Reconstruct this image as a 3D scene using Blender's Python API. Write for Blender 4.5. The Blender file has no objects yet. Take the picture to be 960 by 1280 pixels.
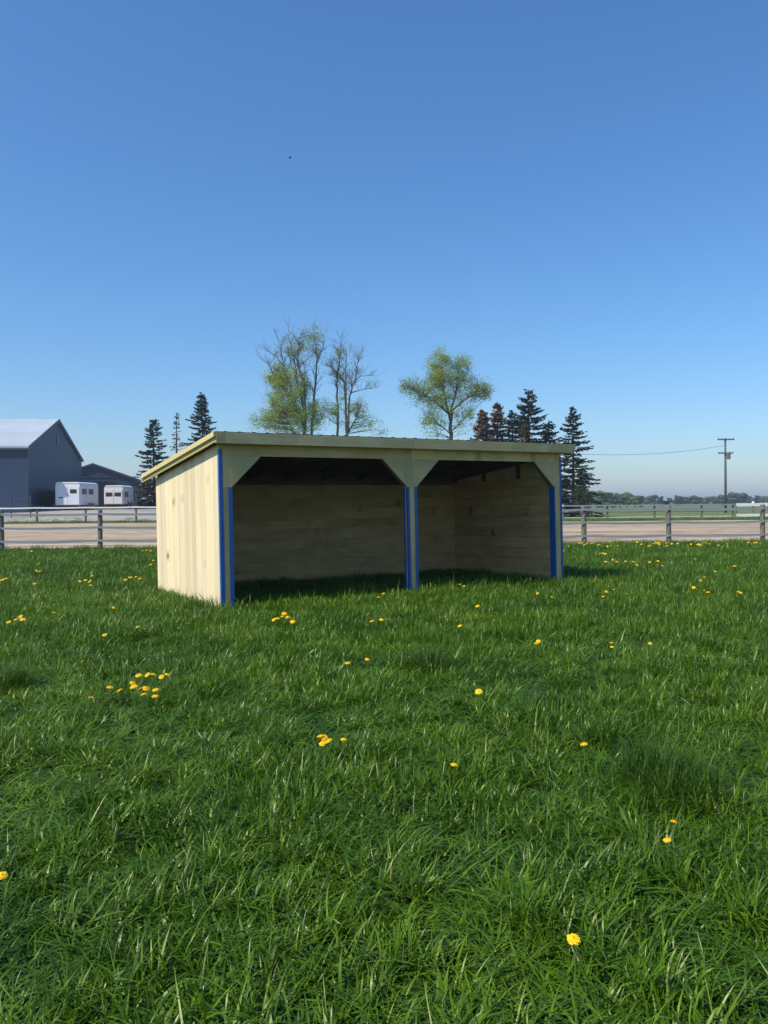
import bpy, math, random
import numpy as np
from mathutils import Vector, Matrix, noise

S = bpy.context.scene
COL = S.collection
RND = random.Random(7)
rad = math.radians

# ------------------------------------------------------------------ camera
F, CX, CY, CAMH = 1001.4, 480.0, 640.0, 1.5
PITCH, ROLL = 0.0076, 0.0082
cp, sp, cr, sr = math.cos(PITCH), math.sin(PITCH), math.cos(ROLL), math.sin(ROLL)
c_fwd = Vector((0, cp, -sp)); c_u0 = Vector((0, sp, cp)); c_r0 = Vector((1, 0, 0))
c_right = c_r0 * cr - c_u0 * sr
c_up = c_r0 * sr + c_u0 * cr
EYE = Vector((0, 0, CAMH))

def ray(px, py):
    return c_right * ((px - CX) / F) + c_up * (-(py - CY) / F) + c_fwd
def at(px, py, Y):                      # point seen at a pixel, at distance Y
    d = ray(px, py); return EYE + d * (Y / d.y)
def gp(px, py, z=0.0):                  # point seen at a pixel on the level z
    d = ray(px, py); return EYE + d * ((z - CAMH) / d.z)

cam_d = bpy.data.cameras.new('camera')
cam = bpy.data.objects.new('camera', cam_d); COL.objects.link(cam)
M = Matrix.Identity(4)
for i in range(3):
    M[i][0], M[i][1], M[i][2] = c_right[i], c_up[i], -c_fwd[i]
M.translation = EYE
cam.matrix_world = M
cam_d.sensor_fit = 'VERTICAL'; cam_d.sensor_height = 36.0; cam_d.lens = 36.0 * F / 1280.0
cam_d.clip_start = 0.05; cam_d.clip_end = 20000
S.camera = cam

# ------------------------------------------------------------------ light
SUN_EL = rad(50.5)
SUN_DIR = Vector((-0.84, -0.543, 0)).normalized() * math.cos(SUN_EL) + Vector((0, 0, math.sin(SUN_EL)))
sl = bpy.data.lights.new('sun', 'SUN'); sl.energy = 4.9; sl.angle = rad(0.53); sl.color = (1.0, 0.925, 0.80)
so = bpy.data.objects.new('sun', sl); COL.objects.link(so)
so.rotation_euler = SUN_DIR.to_track_quat('Z', 'Y').to_euler(); so.location = (0, 0, 50)
W = bpy.data.worlds.new('World'); S.world = W; W.use_nodes = True
wt = W.node_tree; bg = wt.nodes['Background']
sky = wt.nodes.new('ShaderNodeTexSky'); sky.sky_type = 'NISHITA'; sky.sun_disc = False
sky.sun_elevation = SUN_EL
sky.sun_rotation = math.atan2(SUN_DIR.x, SUN_DIR.y)
sky.air_density = 1.2; sky.dust_density = 0.7; sky.ozone_density = 10.0; sky.altitude = 0
hs = wt.nodes.new('ShaderNodeHueSaturation'); hs.inputs['Saturation'].default_value = 1.09
wt.links.new(sky.outputs[0], hs.inputs['Color']); wt.links.new(hs.outputs[0], bg.inputs[0]); bg.inputs[1].default_value = 0.148
S.view_settings.view_transform = 'Standard'; S.view_settings.look = 'None'
S.view_settings.exposure = 0.12; S.view_settings.gamma = 1.0; S.view_settings.use_curve_mapping = False
S.render.engine = 'CYCLES'
S.cycles.max_bounces = 6; S.cycles.diffuse_bounces = 4; S.cycles.transparent_max_bounces = 8
S.cycles.use_denoising = True
S.cycles.sample_clamp_indirect = 4.0

# ------------------------------------------------------------------ materials
def mat(name):
    m = bpy.data.materials.new(name); m.use_nodes = True
    nt = m.node_tree; b = nt.nodes['Principled BSDF']
    return m, nt, b
def N(nt, t, **kw):
    n = nt.nodes.new(t)
    for k, v in kw.items(): setattr(n, k, v)
    return n
def ramp(nt, fac, stops):
    r = N(nt, 'ShaderNodeValToRGB'); e = r.color_ramp.elements
    while len(e) < len(stops): e.new(0.5)
    for i, (p, c) in enumerate(stops):
        e[i].position = p; e[i].color = (*c, 1) if len(c) == 3 else c
    nt.links.new(fac, r.inputs[0]); return r.outputs[0]
def noise_tex(nt, co, scale, detail=3, rough=.55, dist=0.0):
    n = N(nt, 'ShaderNodeTexNoise'); n.inputs['Scale'].default_value = scale
    n.inputs['Detail'].default_value = detail; n.inputs['Roughness'].default_value = rough
    n.inputs['Distortion'].default_value = dist
    if co is not None: nt.links.new(co, n.inputs['Vector'])
    return n.outputs[0]
def mapping(nt, co, sc, loc=(0, 0, 0)):
    m = N(nt, 'ShaderNodeMapping'); m.inputs['Scale'].default_value = sc; m.inputs['Location'].default_value = loc
    nt.links.new(co, m.inputs['Vector']); return m.outputs[0]
def mix(nt, fac, a, b, mode='MIX'):
    m = N(nt, 'ShaderNodeMix', data_type='RGBA', blend_type=mode)
    for v, i in ((fac, 0), (a, 6), (b, 7)):
        if isinstance(v, (int, float)): m.inputs[i].default_value = v
        elif isinstance(v, tuple): m.inputs[i].default_value = (*v, 1)
        else: nt.links.new(v, m.inputs[i])
    return m.outputs[2]
def math_n(nt, op, a, b=0.0, clamp=False):
    m = N(nt, 'ShaderNodeMath', operation=op); m.use_clamp = clamp
    for v, i in ((a, 0), (b, 1)):
        if isinstance(v, (int, float)): m.inputs[i].default_value = v
        else: nt.links.new(v, m.inputs[i])
    return m.outputs[0]
def bump(nt, b, h, strength, dist=0.01):
    bp = N(nt, 'ShaderNodeBump'); bp.inputs['Strength'].default_value = strength; bp.inputs['Distance'].default_value = dist
    nt.links.new(h, bp.inputs['Height']); nt.links.new(bp.outputs[0], b.inputs['Normal'])

def plain(name, col, rough=.6, metallic=0.0, var=.15, scale=3.0, spec=.4):
    m, nt, b = mat(name)
    tc = N(nt, 'ShaderNodeTexCoord').outputs['Object']
    n = noise_tex(nt, tc, scale, 5, .65)
    lo = tuple(c * (1 - var) for c in col); hi = tuple(min(1, c * (1 + var)) for c in col)
    nt.links.new(ramp(nt, n, [(.3, lo), (.7, hi)]), b.inputs['Base Color'])
    b.inputs['Roughness'].default_value = rough; b.inputs['Metallic'].default_value = metallic
    b.inputs['Specular IOR Level'].default_value = spec
    return m

def wood(name, c1, c2, stain=None, knots=1.0, stain_amt=0.0, calm=0.0):
    """Sawn board: grain follows the board's own length (attribute bco)."""
    m, nt, b = mat(name)
    a = N(nt, 'ShaderNodeAttribute', attribute_name='bco').outputs['Vector']
    isl = N(nt, 'ShaderNodeNewGeometry').outputs['Random Per Island']
    g1 = noise_tex(nt, mapping(nt, a, (1.2, 26, 26)), 1.0, 4, .6, 1.2)
    g2 = noise_tex(nt, mapping(nt, a, (.5, 5, 5)), 1.0, 3, .5)
    g = math_n(nt, 'ADD', math_n(nt, 'MULTIPLY', g1, .55), math_n(nt, 'MULTIPLY', g2, .45))
    col = ramp(nt, g, [(.32, c2), (.58, c1)])
    tint = ramp(nt, isl, [(0, (.72, .71, .68)), (.35, (.88, .87, .84)), (.7, (1, .99, .97)), (1, (1.0, .92, .78))])
    col = mix(nt, 1.0 - calm, col, tint, 'MULTIPLY')
    if knots > 0:
        v = N(nt, 'ShaderNodeTexVoronoi'); v.inputs['Scale'].default_value = 1.0; v.inputs['Randomness'].default_value = 1.0
        nt.links.new(mapping(nt, a, (2.2, 4.2, 1.0)), v.inputs['Vector'])
        sel = math_n(nt, 'GREATER_THAN', N_sep(nt, v.outputs['Color']), .52)
        k = ramp(nt, v.outputs['Distance'], [(.06, (1, 1, 1)), (.12, (.4, .4, .4)), (.26, (0, 0, 0))])
        kk = math_n(nt, 'MULTIPLY', math_n(nt, 'MULTIPLY', k, sel), knots)
        col = mix(nt, kk, col, (.17, .085, .035))
    if stain:
        sn = noise_tex(nt, mapping(nt, a, (1.1, 2.0, 2.0)), 1.0, 5, .65, .5)
        sf = ramp(nt, sn, [(.42, (0, 0, 0)), (.72, (1, 1, 1))])
        col = mix(nt, math_n(nt, 'MULTIPLY', sf, stain_amt), col, stain)
    nt.links.new(col, b.inputs['Base Color'])
    b.inputs['Roughness'].default_value = .78; b.inputs['Specular IOR Level'].default_value = .25
    bump(nt, b, g1, .35, .004)
    return m
def N_sep(nt, col):
    s = N(nt, 'ShaderNodeSeparateColor'); nt.links.new(col, s.inputs[0]); return s.outputs[0]

M_WALL = wood('pale_pine_siding', (.86, .75, .50), (.72, .59, .36), (.64, .53, .32), .8, .45)
M_FRONT = wood('pine_front_boards', (.90, .64, .30), (.72, .50, .22), (.44, .34, .17), 1.0, .85)
M_FASCIA = wood('treated_fascia', (.68, .53, .265), (.53, .42, .20), (.35, .29, .14), .9, .8)
M_RAKE = wood('fresh_pine_trim', (.78, .66, .32), (.66, .53, .24), None, .3)
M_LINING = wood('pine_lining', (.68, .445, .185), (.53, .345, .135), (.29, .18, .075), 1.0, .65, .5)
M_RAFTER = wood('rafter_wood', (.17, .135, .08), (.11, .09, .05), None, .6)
M_POST = wood('weathered_post', (.23, .20, .165), (.12, .105, .085), (.10, .09, .075), .5, .8)
M_POSTLT = wood('weathered_post_pale', (.25, .22, .17), (.14, .12, .09), (.09, .08, .06), .5, .7)
M_BLUE = plain('blue_steel_trim', (.012, .10, .33), .32, 0.0, .25, 6, .5)
M_ROOFDK = plain('dark_roof_steel', (.035, .04, .042), .5, .3, .3, 4)
M_GALV = plain('galvanised_steel', (.42, .43, .44), .45, .6, .2, 9)
M_SCREW = plain('screw_head', (.06, .06, .06), .5, .5)

# grass --------------------------------------------------------------
def leafy(name, dark, light, rough=.42, trans=.35, tcol=None, spec=.5, patch=True, rnd='obj'):
    m, nt, b = mat(name)
    oi = N(nt, 'ShaderNodeObjectInfo').outputs['Random']
    isl = N(nt, 'ShaderNodeNewGeometry').outputs['Random Per Island']
    f = math_n(nt, 'ADD', math_n(nt, 'MULTIPLY', oi, .45), math_n(nt, 'MULTIPLY', isl, .55)) if rnd == 'obj' else isl
    mid = tuple((a + c) / 2 for a, c in zip(dark, light))
    col = ramp(nt, f, [(.1, dark), (.55, mid), (.95, light)])
    if patch:
        pos = N(nt, 'ShaderNodeNewGeometry').outputs['Position']
        pn = noise_tex(nt, mapping(nt, pos, (1, 1, .1)), .55, 3, .55)
        pf = ramp(nt, pn, [(.32, (.66, .78, .85)), (.5, (1, 1, 1)), (.68, (1.3, 1.16, .9))])
        col = mix(nt, 1.0, col, pf, 'MULTIPLY')
    nt.links.new(col, b.inputs['Base Color'])
    b.inputs['Roughness'].default_value = rough; b.inputs['Specular IOR Level'].default_value = spec
    b.inputs['Specular Tint'].default_value = (.97, 1.0, .70, 1)
    tr = N(nt, 'ShaderNodeBsdfTranslucent')
    nt.links.new(mix(nt, 1.0, col, tcol or (1.3, 1.35, .5), 'MULTIPLY'), tr.inputs['Color'])
    mx = N(nt, 'ShaderNodeMixShader'); mx.inputs[0].default_value = trans
    nt.links.new(b.outputs[0], mx.inputs[1]); nt.links.new(tr.outputs[0], mx.inputs[2])
    nt.links.new(mx.outputs[0], nt.nodes['Material Output'].inputs['Surface'])
    return m
M_GRASS = leafy('grass_blade', (.022, .080, .001), (.138, .255, .006), .42, .28, None, .60)
M_TUFT = leafy('grass_tuft_blade', (.020, .066, .004), (.070, .150, .012), .45, .28, None, .35)
M_DRY = leafy('dry_blade', (.14, .15, .06), (.22, .22, .10), .6, .3)

# ground -------------------------------------------------------------
def ground_mat(name, stops, scale=1.0, stretch=(1, 1, 1), fine=18.0, bumpd=.02, rough=.95):
    m, nt, b = mat(name)
    pos = N(nt, 'ShaderNodeTexCoord').outputs['Object']
    n1 = noise_tex(nt, mapping(nt, pos, stretch), scale, 5, .6)
    n2 = noise_tex(nt, mapping(nt, pos, tuple(s * .5 + .5 for s in stretch)), fine, 4, .7)
    f = math_n(nt, 'ADD', math_n(nt, 'MULTIPLY', n1, .6), math_n(nt, 'MULTIPLY', n2, .4))
    nt.links.new(ramp(nt, f, stops), b.inputs['Base Color'])
    b.inputs['Roughness'].default_value = rough; b.inputs['Specular IOR Level'].default_value = .15
    bump(nt, b, n2, .6, bumpd)
    return m
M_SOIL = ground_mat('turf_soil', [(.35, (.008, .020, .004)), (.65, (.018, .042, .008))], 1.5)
M_SAND = ground_mat('track_sand', [(.40, (.14, .095, .055)), (.47, (.31, .235, .16)), (.53, (.40, .315, .22)), (.60, (.49, .40, .30))], .6, (.09, 1.6, 1), 1.3, .12)
M_GRAVEL = ground_mat('yard_gravel', [(.35, (.24, .215, .185)), (.65, (.40, .365, .33))], .3, (.3, 1, 1), 3.0)
M_FIELD = ground_mat('field_grass', [(.3, (.075, .125, .032)), (.5, (.115, .165, .045)), (.7, (.17, .19, .08))], .03, (.25, 1.5, 1), .6)
M_VERGE = ground_mat('verge_grass', [(.3, (.055, .08, .02)), (.5, (.10, .13, .03)), (.7, (.20, .17, .08))], .3, (.3, 1, 1), 2.0)

# ------------------------------------------------------------------ mesh helpers
def prop(o, label=None, cat=None, group=None, kind=None):
    if label: o['label'] = label
    if cat: o['category'] = cat
    if group: o['group'] = group
    if kind: o['kind'] = kind
    return o
def empty(name, loc=(0, 0, 0), rz=0.0, **k):
    o = bpy.data.objects.new(name, None); COL.objects.link(o)
    o.location = loc; o.rotation_euler = (0, 0, rz); o.empty_display_size = .2
    return prop(o, **k)

class MB:
    def __init__(s): s.v = []; s.f = []; s.b = []; s.mi = []; s.cur = 0
    def _add(s, vs, fs, bc=None):
        o = len(s.v); s.v += [tuple(p) for p in vs]
        s.b += [tuple(p) for p in (bc if bc is not None else vs)]
        s.f += [tuple(i + o for i in f) for f in fs]; s.mi += [s.cur] * len(fs)
    def box(s, lo, hi, axis=0, xf=None, jit=None):
        """axis = the board's long axis, for the grain."""
        x0, y0, z0 = lo; x1, y1, z1 = hi
        vs = [Vector(p) for p in ((x0,y0,z0),(x1,y0,z0),(x1,y1,z0),(x0,y1,z0),(x0,y0,z1),(x1,y0,z1),(x1,y1,z1),(x0,y1,z1))]
        off = RND.uniform(0, 60), RND.uniform(0, 60), RND.uniform(0, 60)
        order = {0: (0, 1, 2), 1: (1, 0, 2), 2: (2, 0, 1)}[axis]
        bc = [(p[order[0]] + off[0], p[order[1]] + off[1], p[order[2]] + off[2]) for p in vs]
        if xf: vs = [xf(p) for p in vs]
        s._add(vs, [(0,3,2,1),(4,5,6,7),(0,1,5,4),(1,2,6,5),(2,3,7,6),(3,0,4,7)], bc)
    def prism(s, poly, d, axis=0):
        """polygon (list of 3D points) pushed along vector d."""
        n = len(poly); d = Vector(d); P = [Vector(p) for p in poly]; Q = [p + d for p in P]
        off = RND.uniform(0, 60), RND.uniform(0, 60), RND.uniform(0, 60)
        order = {0: (0, 1, 2), 1: (1, 0, 2), 2: (2, 0, 1)}[axis]
        vs = P + Q
        bc = [(p[order[0]] + off[0], p[order[1]] + off[1], p[order[2]] + off[2]) for p in vs]
        fs = [tuple(range(n))[::-1], tuple(range(n, 2 * n))] + [(i, (i + 1) % n, n + (i + 1) % n, n + i) for i in range(n)]
        s._add(vs, fs, bc)
    def tube(s, pts, rs, k=6, cap=True):
        pts = [Vector(p) for p in pts]; rings = []
        up = Vector((0.31, 0.87, 0.2)); o = len(s.v); vs = []; bc = []; L = 0
        offx = RND.uniform(0, 50)
        for i, p in enumerate(pts):
            d = (pts[min(i + 1, len(pts) - 1)] - pts[max(i - 1, 0)])
            if d.length < 1e-9: d = Vector((0, 0, 1))
            d.normalize()
            a = d.cross(up)
            if a.length < 1e-3: a = d.cross(Vector((1, 0, 0)))
            a.normalize(); c = d.cross(a)
            if i: L += (pts[i] - pts[i - 1]).length
            r = rs[i] if isinstance(rs, (list, tuple)) else rs
            for j in range(k):
                t = 2 * math.pi * j / k
                vs.append(p + a * (r * math.cos(t)) + c * (r * math.sin(t)))
                bc.append((L + offx, r * math.cos(t) + offx, r * math.sin(t)))
        fs = []
        for i in range(len(pts) - 1):
            for j in range(k):
                a0 = i * k + j; a1 = i * k + (j + 1) % k
                fs.append((a0, a1, a1 + k, a0 + k))
        if cap:
            fs.append(tuple(range(k))[::-1]); fs.append(tuple(range((len(pts) - 1) * k, len(pts) * k)))
        s._add(vs, fs, bc)
    def quad(s, a, b, c, d): s._add([a, b, c, d], [(0, 1, 2, 3)])
    def build(s, name, mats, parent=None, smooth=False, bevel=0.0):
        me = bpy.data.meshes.new(name)
        me.from_pydata(s.v, [], s.f); 
        at_ = me.attributes.new('bco', 'FLOAT_VECTOR', 'POINT')
        at_.data.foreach_set('vector', np.array(s.b, dtype=np.float32).ravel())
        mats = mats if isinstance(mats, (list, tuple)) else [mats]
        for m in mats: me.materials.append(m)
        if len(mats) > 1: me.polygons.foreach_set('material_index', s.mi)
        if smooth: me.polygons.foreach_set('use_smooth', [True] * len(me.polygons))
        me.update()
        o = bpy.data.objects.new(name, me); COL.objects.link(o)
        if parent: o.parent = parent
        if bevel > 0:
            bv = o.modifiers.new('bevel', 'BEVEL'); bv.width = bevel; bv.segments = 2; bv.limit_method = 'ANGLE'
        return o

# ------------------------------------------------------------------ terrain
def smooth(a, b, x):
    t = min(1, max(0, (x - a) / (b - a))); return t * t * (3 - 2 * t)
def zt(x, y):
    far = smooth(22, 30, y)
    z = (1 - far) * (-.045 + .035 * noise.noise(Vector((x * .8, y * .8, 3.1))) + .03 * noise.noise(Vector((x * .25, y * .25, 9.0))))
    left = smooth(-4, -22, x) if x < -4 else 0.0
    z += left * .2 * smooth(50, 72, y)
    z += left * 1.1 * smooth(75, 88, y)
    if y > 300: z += 1.6 * smooth(300, 2500, y) * noise.noise(Vector((x * .002, y * .002, 0)))
    return z
def sheet(name, xs, ys, m, lift, kind='structure', inside=None):
    vs = []; fs = []
    for y in ys:
        for x in xs: vs.append((x, y, zt(x, y) + lift))
    nx = len(xs)
    for j in range(len(ys) - 1):
        for i in range(nx - 1):
            if inside and not inside((xs[i] + xs[i + 1]) / 2, (ys[j] + ys[j + 1]) / 2): continue
            a = j * nx + i; fs.append((a, a + 1, a + nx + 1, a + nx))
    me = bpy.data.meshes.new(name); me.from_pydata(vs, [], fs); me.materials.append(m)
    me.polygons.foreach_set('use_smooth', [True] * len(me.polygons)); me.update()
    o = bpy.data.objects.new(name, me); COL.objects.link(o); o['kind'] = kind
    return o
def grade(a, b, n, p=2.0):
    return [a + (b - a) * (i / n) ** p for i in range(n + 1)]
fx = [-3000, -1500, -800, -400, -250, -150] + [(-100 + i * 2.0) for i in range(40)] + [(-20 + i * .5) for i in range(81)] + [22 + i * 2.0 for i in range(40)] + [150, 250, 400, 800, 1500, 3000]
fy = [-60, -20, -6] + [(-2 + i * .5) for i in range(68)] + [32 + i * 2.0 for i in range(45)] + [130, 150, 180, 220, 280, 350, 450, 600, 800, 1200, 1800, 2600, 3600]
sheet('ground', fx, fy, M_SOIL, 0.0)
def fence_y(x): return 29.35 + .045 * x
gx = [-95 + i * 2.0 for i in range(96)]
sheet('sand_track', gx, [29.2 + i * 1.0 for i in range(41)], M_SAND, .03)
sheet('grass_verge', gx, [69.0 + i * 1.0 for i in range(11)], M_VERGE, .05)
sheet('gravel_yard', [-140 + i * 3.0 for i in range(46)], [75.5 + i * 1.5 for i in range(50)], M_GRAVEL, .07)
bigx = [-600, -300, -140] + [-120 + i * 4 for i in range(60)] + [130, 200, 300, 600, 1200]
sheet('hay_field', [x for x in bigx if x > -5], [79.0, 84.0], M_FIELD, .05)
sheet('gravel_lane', [-5 + 3 * i for i in range(60)], [84.0 + i for i in range(9)], M_GRAVEL, .06)
sheet('hay_field', bigx, [92.0 + i * 3 for i in range(10)] + [125, 140, 160, 190, 240, 300, 400, 520, 700, 1000, 1500, 2400, 3400], M_FIELD, .05,
      inside=lambda x, y: x > -12 or y > 150)

# ------------------------------------------------------------------ the shelter
yaw, tw, td = .5474, .0070, -.0142
ex = Vector((math.cos(yaw), math.sin(yaw), tw)).normalized()
ey = Vector((-math.sin(yaw), math.cos(yaw), td)); ey = (ey - ex * ex.dot(ey)).normalized()
ez = ex.cross(ey)
SH = Matrix.Identity(4)
for i in range(3): SH[i][0], SH[i][1], SH[i][2] = ex[i], ey[i], ez[i]
SH.translation = Vector((-2.4777, 12.2036, -.0536))
shed = empty('run_in_shed', label='new pale pine run-in shed with two open bays and blue edge trim', cat='shed')
shed.matrix_world = SH
SW, SD = 7.05, 3.50
SL = .1036                                  # roof slope, down to the back
def zr(y): return 2.683 - SL * (y + .20)    # top of roof
HB, GZ, GUS, PW, CPX = 2.341, 1.855, .68, .185, 3.511
LO = -.22
def wall_top(y): return zr(y) - .13

# left and right walls: vertical siding outside, horizontal lining inside
for side in (0, 1):
    xo = 0.0 if side == 0 else SW
    sgn = 1 if side == 0 else -1
    b = MB(); y = .004
    while y < SD - .01:
        w = RND.choice((.19, .235, .285, .235)); y2 = min(y + w, SD)
        if SD - y2 < .08: y2 = SD
        th = .024 + RND.uniform(-.0015, .0015)
        xa, xb = xo, xo + sgn * th
        if side == 0: xa = xo + RND.uniform(-.0015, .0015)
        x0, x1 = min(xa, xb), max(xa, xb)
        def xf(p, y=y, y2=y2):
            return Vector((p.x, p.y, wall_top(p.y) if p.z > 0 else LO))
        b.box((x0, y + .002, LO), (x1, y2 - .002, 2.0), 2, xf)
        y = y2
    w_ = b.build('side_wall', M_WALL, shed, bevel=.0015)
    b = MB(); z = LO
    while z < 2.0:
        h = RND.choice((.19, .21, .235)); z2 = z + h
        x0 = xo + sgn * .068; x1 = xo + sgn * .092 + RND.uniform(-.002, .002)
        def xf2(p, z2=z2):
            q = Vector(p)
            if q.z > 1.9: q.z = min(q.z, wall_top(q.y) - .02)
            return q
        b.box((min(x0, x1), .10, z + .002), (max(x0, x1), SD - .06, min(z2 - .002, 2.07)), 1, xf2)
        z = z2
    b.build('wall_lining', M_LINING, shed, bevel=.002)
    b = MB()
    for yy in (SD * .35, SD * .68, SD - .09):
        b.box((min(xo + sgn * .026, xo + sgn * .066), yy - .045, LO), (max(xo + sgn * .026, xo + sgn * .066), yy + .045, wall_top(yy) - .05), 2)
    b.build('wall_studs', M_RAFTER, shed)
# back wall
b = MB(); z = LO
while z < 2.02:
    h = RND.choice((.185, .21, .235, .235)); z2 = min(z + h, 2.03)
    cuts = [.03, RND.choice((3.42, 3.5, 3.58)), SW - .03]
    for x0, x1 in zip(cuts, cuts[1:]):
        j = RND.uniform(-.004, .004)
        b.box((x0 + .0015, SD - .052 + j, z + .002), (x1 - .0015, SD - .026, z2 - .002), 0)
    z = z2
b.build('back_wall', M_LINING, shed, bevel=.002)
b = MB(); x = 0.03
while x < SW - .03:
    w = RND.choice((.19, .235, .285)); x2 = min(x + w, SW - .03)
    b.box((x + .001, SD - .023, LO), (x2 - .001, SD, zr(SD) - .012), 2); x = x2
b.build('back_siding', M_WALL, shed)

b = MB()
for i in range(6):
    b.box((.04 + i * 1.165, SD - .064, 2.034), (.04 + (i + 1) * 1.165 - .004, SD - .026, zr(SD) - .05), 0)
b.build('shade_board', M_RAFTER, shed)  # dark boards added over the pale siding, standing in for shade under the roof
# posts with blue trim
def post(xa, xb, trims, top, tag=None):
    b = MB(); b.box((xa, .006, LO), (xb, .146, top), 2)
    p = b.build('post', M_FRONT, shed, bevel=.004)
    for (x0, x1, y0, y1, z0, z1) in trims:
        t = MB(); t.box((x0, y0, z0), (x1, y1, z1), 2)
        t.build('edge_trim', M_BLUE, p, bevel=.003)
    return p
#   left post: outer corner angle and inner edge
pl = post(.012, .192, [], 2.50)
def angle_trim(parent, xc, sgn, z0, z1, wx=.055, wy=.055, t=.004):
    """folded steel angle round a vertical corner at (xc, 0); sgn +1: front leg runs to +x"""
    m = MB()
    xs = sorted((xc - sgn * t, xc + sgn * wx))
    m.box((xs[0], -.0035 - t, z0), (xs[1], -.0035, z1), 2)
    xs = sorted((xc - sgn * t, xc))
    m.box((xs[0], -.0035, z0), (xs[1], wy, z1), 2)
    return m.build('edge_trim', M_BLUE, parent, bevel=.001)
angle_trim(pl, -.004, 1, LO, 2.445)
angle_trim(pl, .196, -1, LO, GZ + .005, .06, .14)
pc = post(CPX - PW / 2, CPX + PW / 2, [], 2.50)
angle_trim(pc, CPX - PW / 2 - .004, 1, LO, GZ, .040, .045)
t = MB(); t.box((CPX - PW / 2 - .004, .085, LO), (CPX - PW / 2 + .003, .145, GZ), 2); t.build('edge_trim', M_BLUE, pc, bevel=.001)
angle_trim(pc, CPX + PW / 2 + .004, -1, LO, GZ, .052, .14)
pr = post(SW - .19, SW - .012, [], 2.50)
angle_trim(pr, SW - .194, 1, LO, GZ + .005, .022, .14)
angle_trim(pr, SW + .004, -1, LO, 2.445, .045, .055)

# header and braces
segs = [(.0, .0)]
b = MB()
for x0, x1 in ((.004, CPX - .001), (CPX + .001, SW - .004)):
    b.box((x0, -.001, HB), (x1, .037, zr(0) - .085), 0)
b.build('header_board', M_FRONT, shed, bevel=.003)
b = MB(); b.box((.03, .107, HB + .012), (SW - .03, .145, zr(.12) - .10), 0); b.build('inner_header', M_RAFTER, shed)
def brace(xp, sgn):
    # plate with a 45 degree edge from the post out to the header
    m = MB()
    xw = xp + sgn * (GUS - PW)
    m.prism([(xp, -.003, GZ), (xw, -.003, HB - .001), (xp - sgn * .170, -.003, HB - .001), (xp - sgn * .170, -.003, GZ)][::(1 if sgn > 0 else -1)], (0, .038, 0), 2)
    m.build('corner_brace', M_FRONT, shed, bevel=.003)
    m = MB(); a = Vector((xp, .05, GZ + .01)); c = Vector((xw - sgn * .01, .05, HB)); n = Vector((-(c - a).z, 0, (c - a).x)).normalized() * .09
    if n.z < 0: n = -n
    m.prism([a, c, c + n, a + n], (0, .09, 0), 0); m.build('brace_block', M_RAFTER, shed)
brace(.19, 1)
def brace_c(sgn):
    m = MB(); xp = CPX + sgn * PW / 2; xw = CPX + sgn * (GUS - PW / 2)
    m.prism([(CPX + sgn * .0015, -.003, GZ), (xp, -.003, GZ), (xw, -.003, HB - .001), (CPX + sgn * .0015, -.003, HB - .001)], (0, .038, 0), 2)
    m.build('corner_brace', M_FRONT, shed, bevel=.003)
    m = MB(); a = Vector((xp, .05, GZ + .01)); c = Vector((xw - sgn * .01, .05, HB)); n = Vector((-(c - a).z, 0, (c - a).x)).normalized() * .09
    if n.z < 0: n = -n
    m.prism([a, c, c + n, a + n], (0, .09, 0), 0); m.build('brace_block', M_RAFTER, shed)
brace_c(-1); brace_c(1)
brace(SW - .19, -1)

# roof
OX, OF, OB = .125, .20, .42
def rx(p): return Vector((p.x, p.y, zr(p.y) + p.z))
b = MB(); nx = 230
for i in range(nx):
    x0 = -OX - .015 + (SW + 2 * OX + .03) * i / nx; x1 = -OX - .015 + (SW + 2 * OX + .03) * (i + 1) / nx
    def hh(x):
        u = (x % .2286) / .2286; return .010 if u < .16 else (.0 if u > .24 else .010 * (1 - (u - .16) / .08))
    ya, yb = -OF - .035, SD + OB + .03
    b.quad((x0, ya, zr(ya) + hh(x0)), (x1, ya, zr(ya) + hh(x1)), (x1, yb, zr(yb) + hh(x1)), (x0, yb, zr(yb) + hh(x0)))
    b.quad((x0, ya, zr(ya) - .006), (x1, ya, zr(ya) - .006), (x1, ya, zr(ya) + hh(x1)), (x0, ya, zr(ya) + hh(x0)))
ro = b.build('roof', M_ROOFDK, shed)
sol = ro.modifiers.new('thick', 'SOLIDIFY'); sol.thickness = .003
b = MB()
for yy in (.25, 1.05, 1.9, 2.75, 3.45):
    b.box((-OX + .02, yy - .045, -.047), (SW + OX - .02, yy + .045, -.009), 0, rx)
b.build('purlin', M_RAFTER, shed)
for i in range(9):
    x = .12 + (SW - .24) * i / 8
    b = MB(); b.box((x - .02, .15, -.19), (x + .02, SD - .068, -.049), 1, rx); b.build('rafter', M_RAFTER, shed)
b = MB()
xs = [-OX, .02, 3.42, SW - .55, SW + OX]
FH = .168
for x0, x1 in zip(xs, xs[1:]):
    b.box((x0 + .0012, -OF - .036, zr(-OF) - FH - .006), (x1 - .0012, -OF, zr(-OF) - .006), 0)
b.build('front_fascia', M_FASCIA, shed, bevel=.003)
b = MB(); b.box((-OX + .01, -OF, zr(-OF) - .155), (SW + OX - .01, -.002, zr(-OF) - .135), 0); b.build('soffit_board', M_FRONT, shed)
for side in (0, 1):
    x0, x1 = (-OX - .002, -OX + .036) if side == 0 else (SW + OX - .036, SW + OX + .002)
    b = MB(); b.box((x0, -OF + .001, -.145), (x1, SD + OB, -.008), 1, rx)
    rk = b.build('rake_board', M_RAKE, shed, bevel=.002)
    xt = (-OX - .042, -OX - .003) if side == 0 else (SW + OX + .003, SW + OX + .042)
    b = MB(); b.box((xt[0], -OF - .034, -.082), (xt[1], SD + OB, -.004), 1, rx); b.build('rake_trim', M_RAKE, rk, bevel=.004)
    # top framing board on the wall below the rake
    x0, x1 = (-.020, -.002) if side == 0 else (SW + .002, SW + .02)

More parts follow.
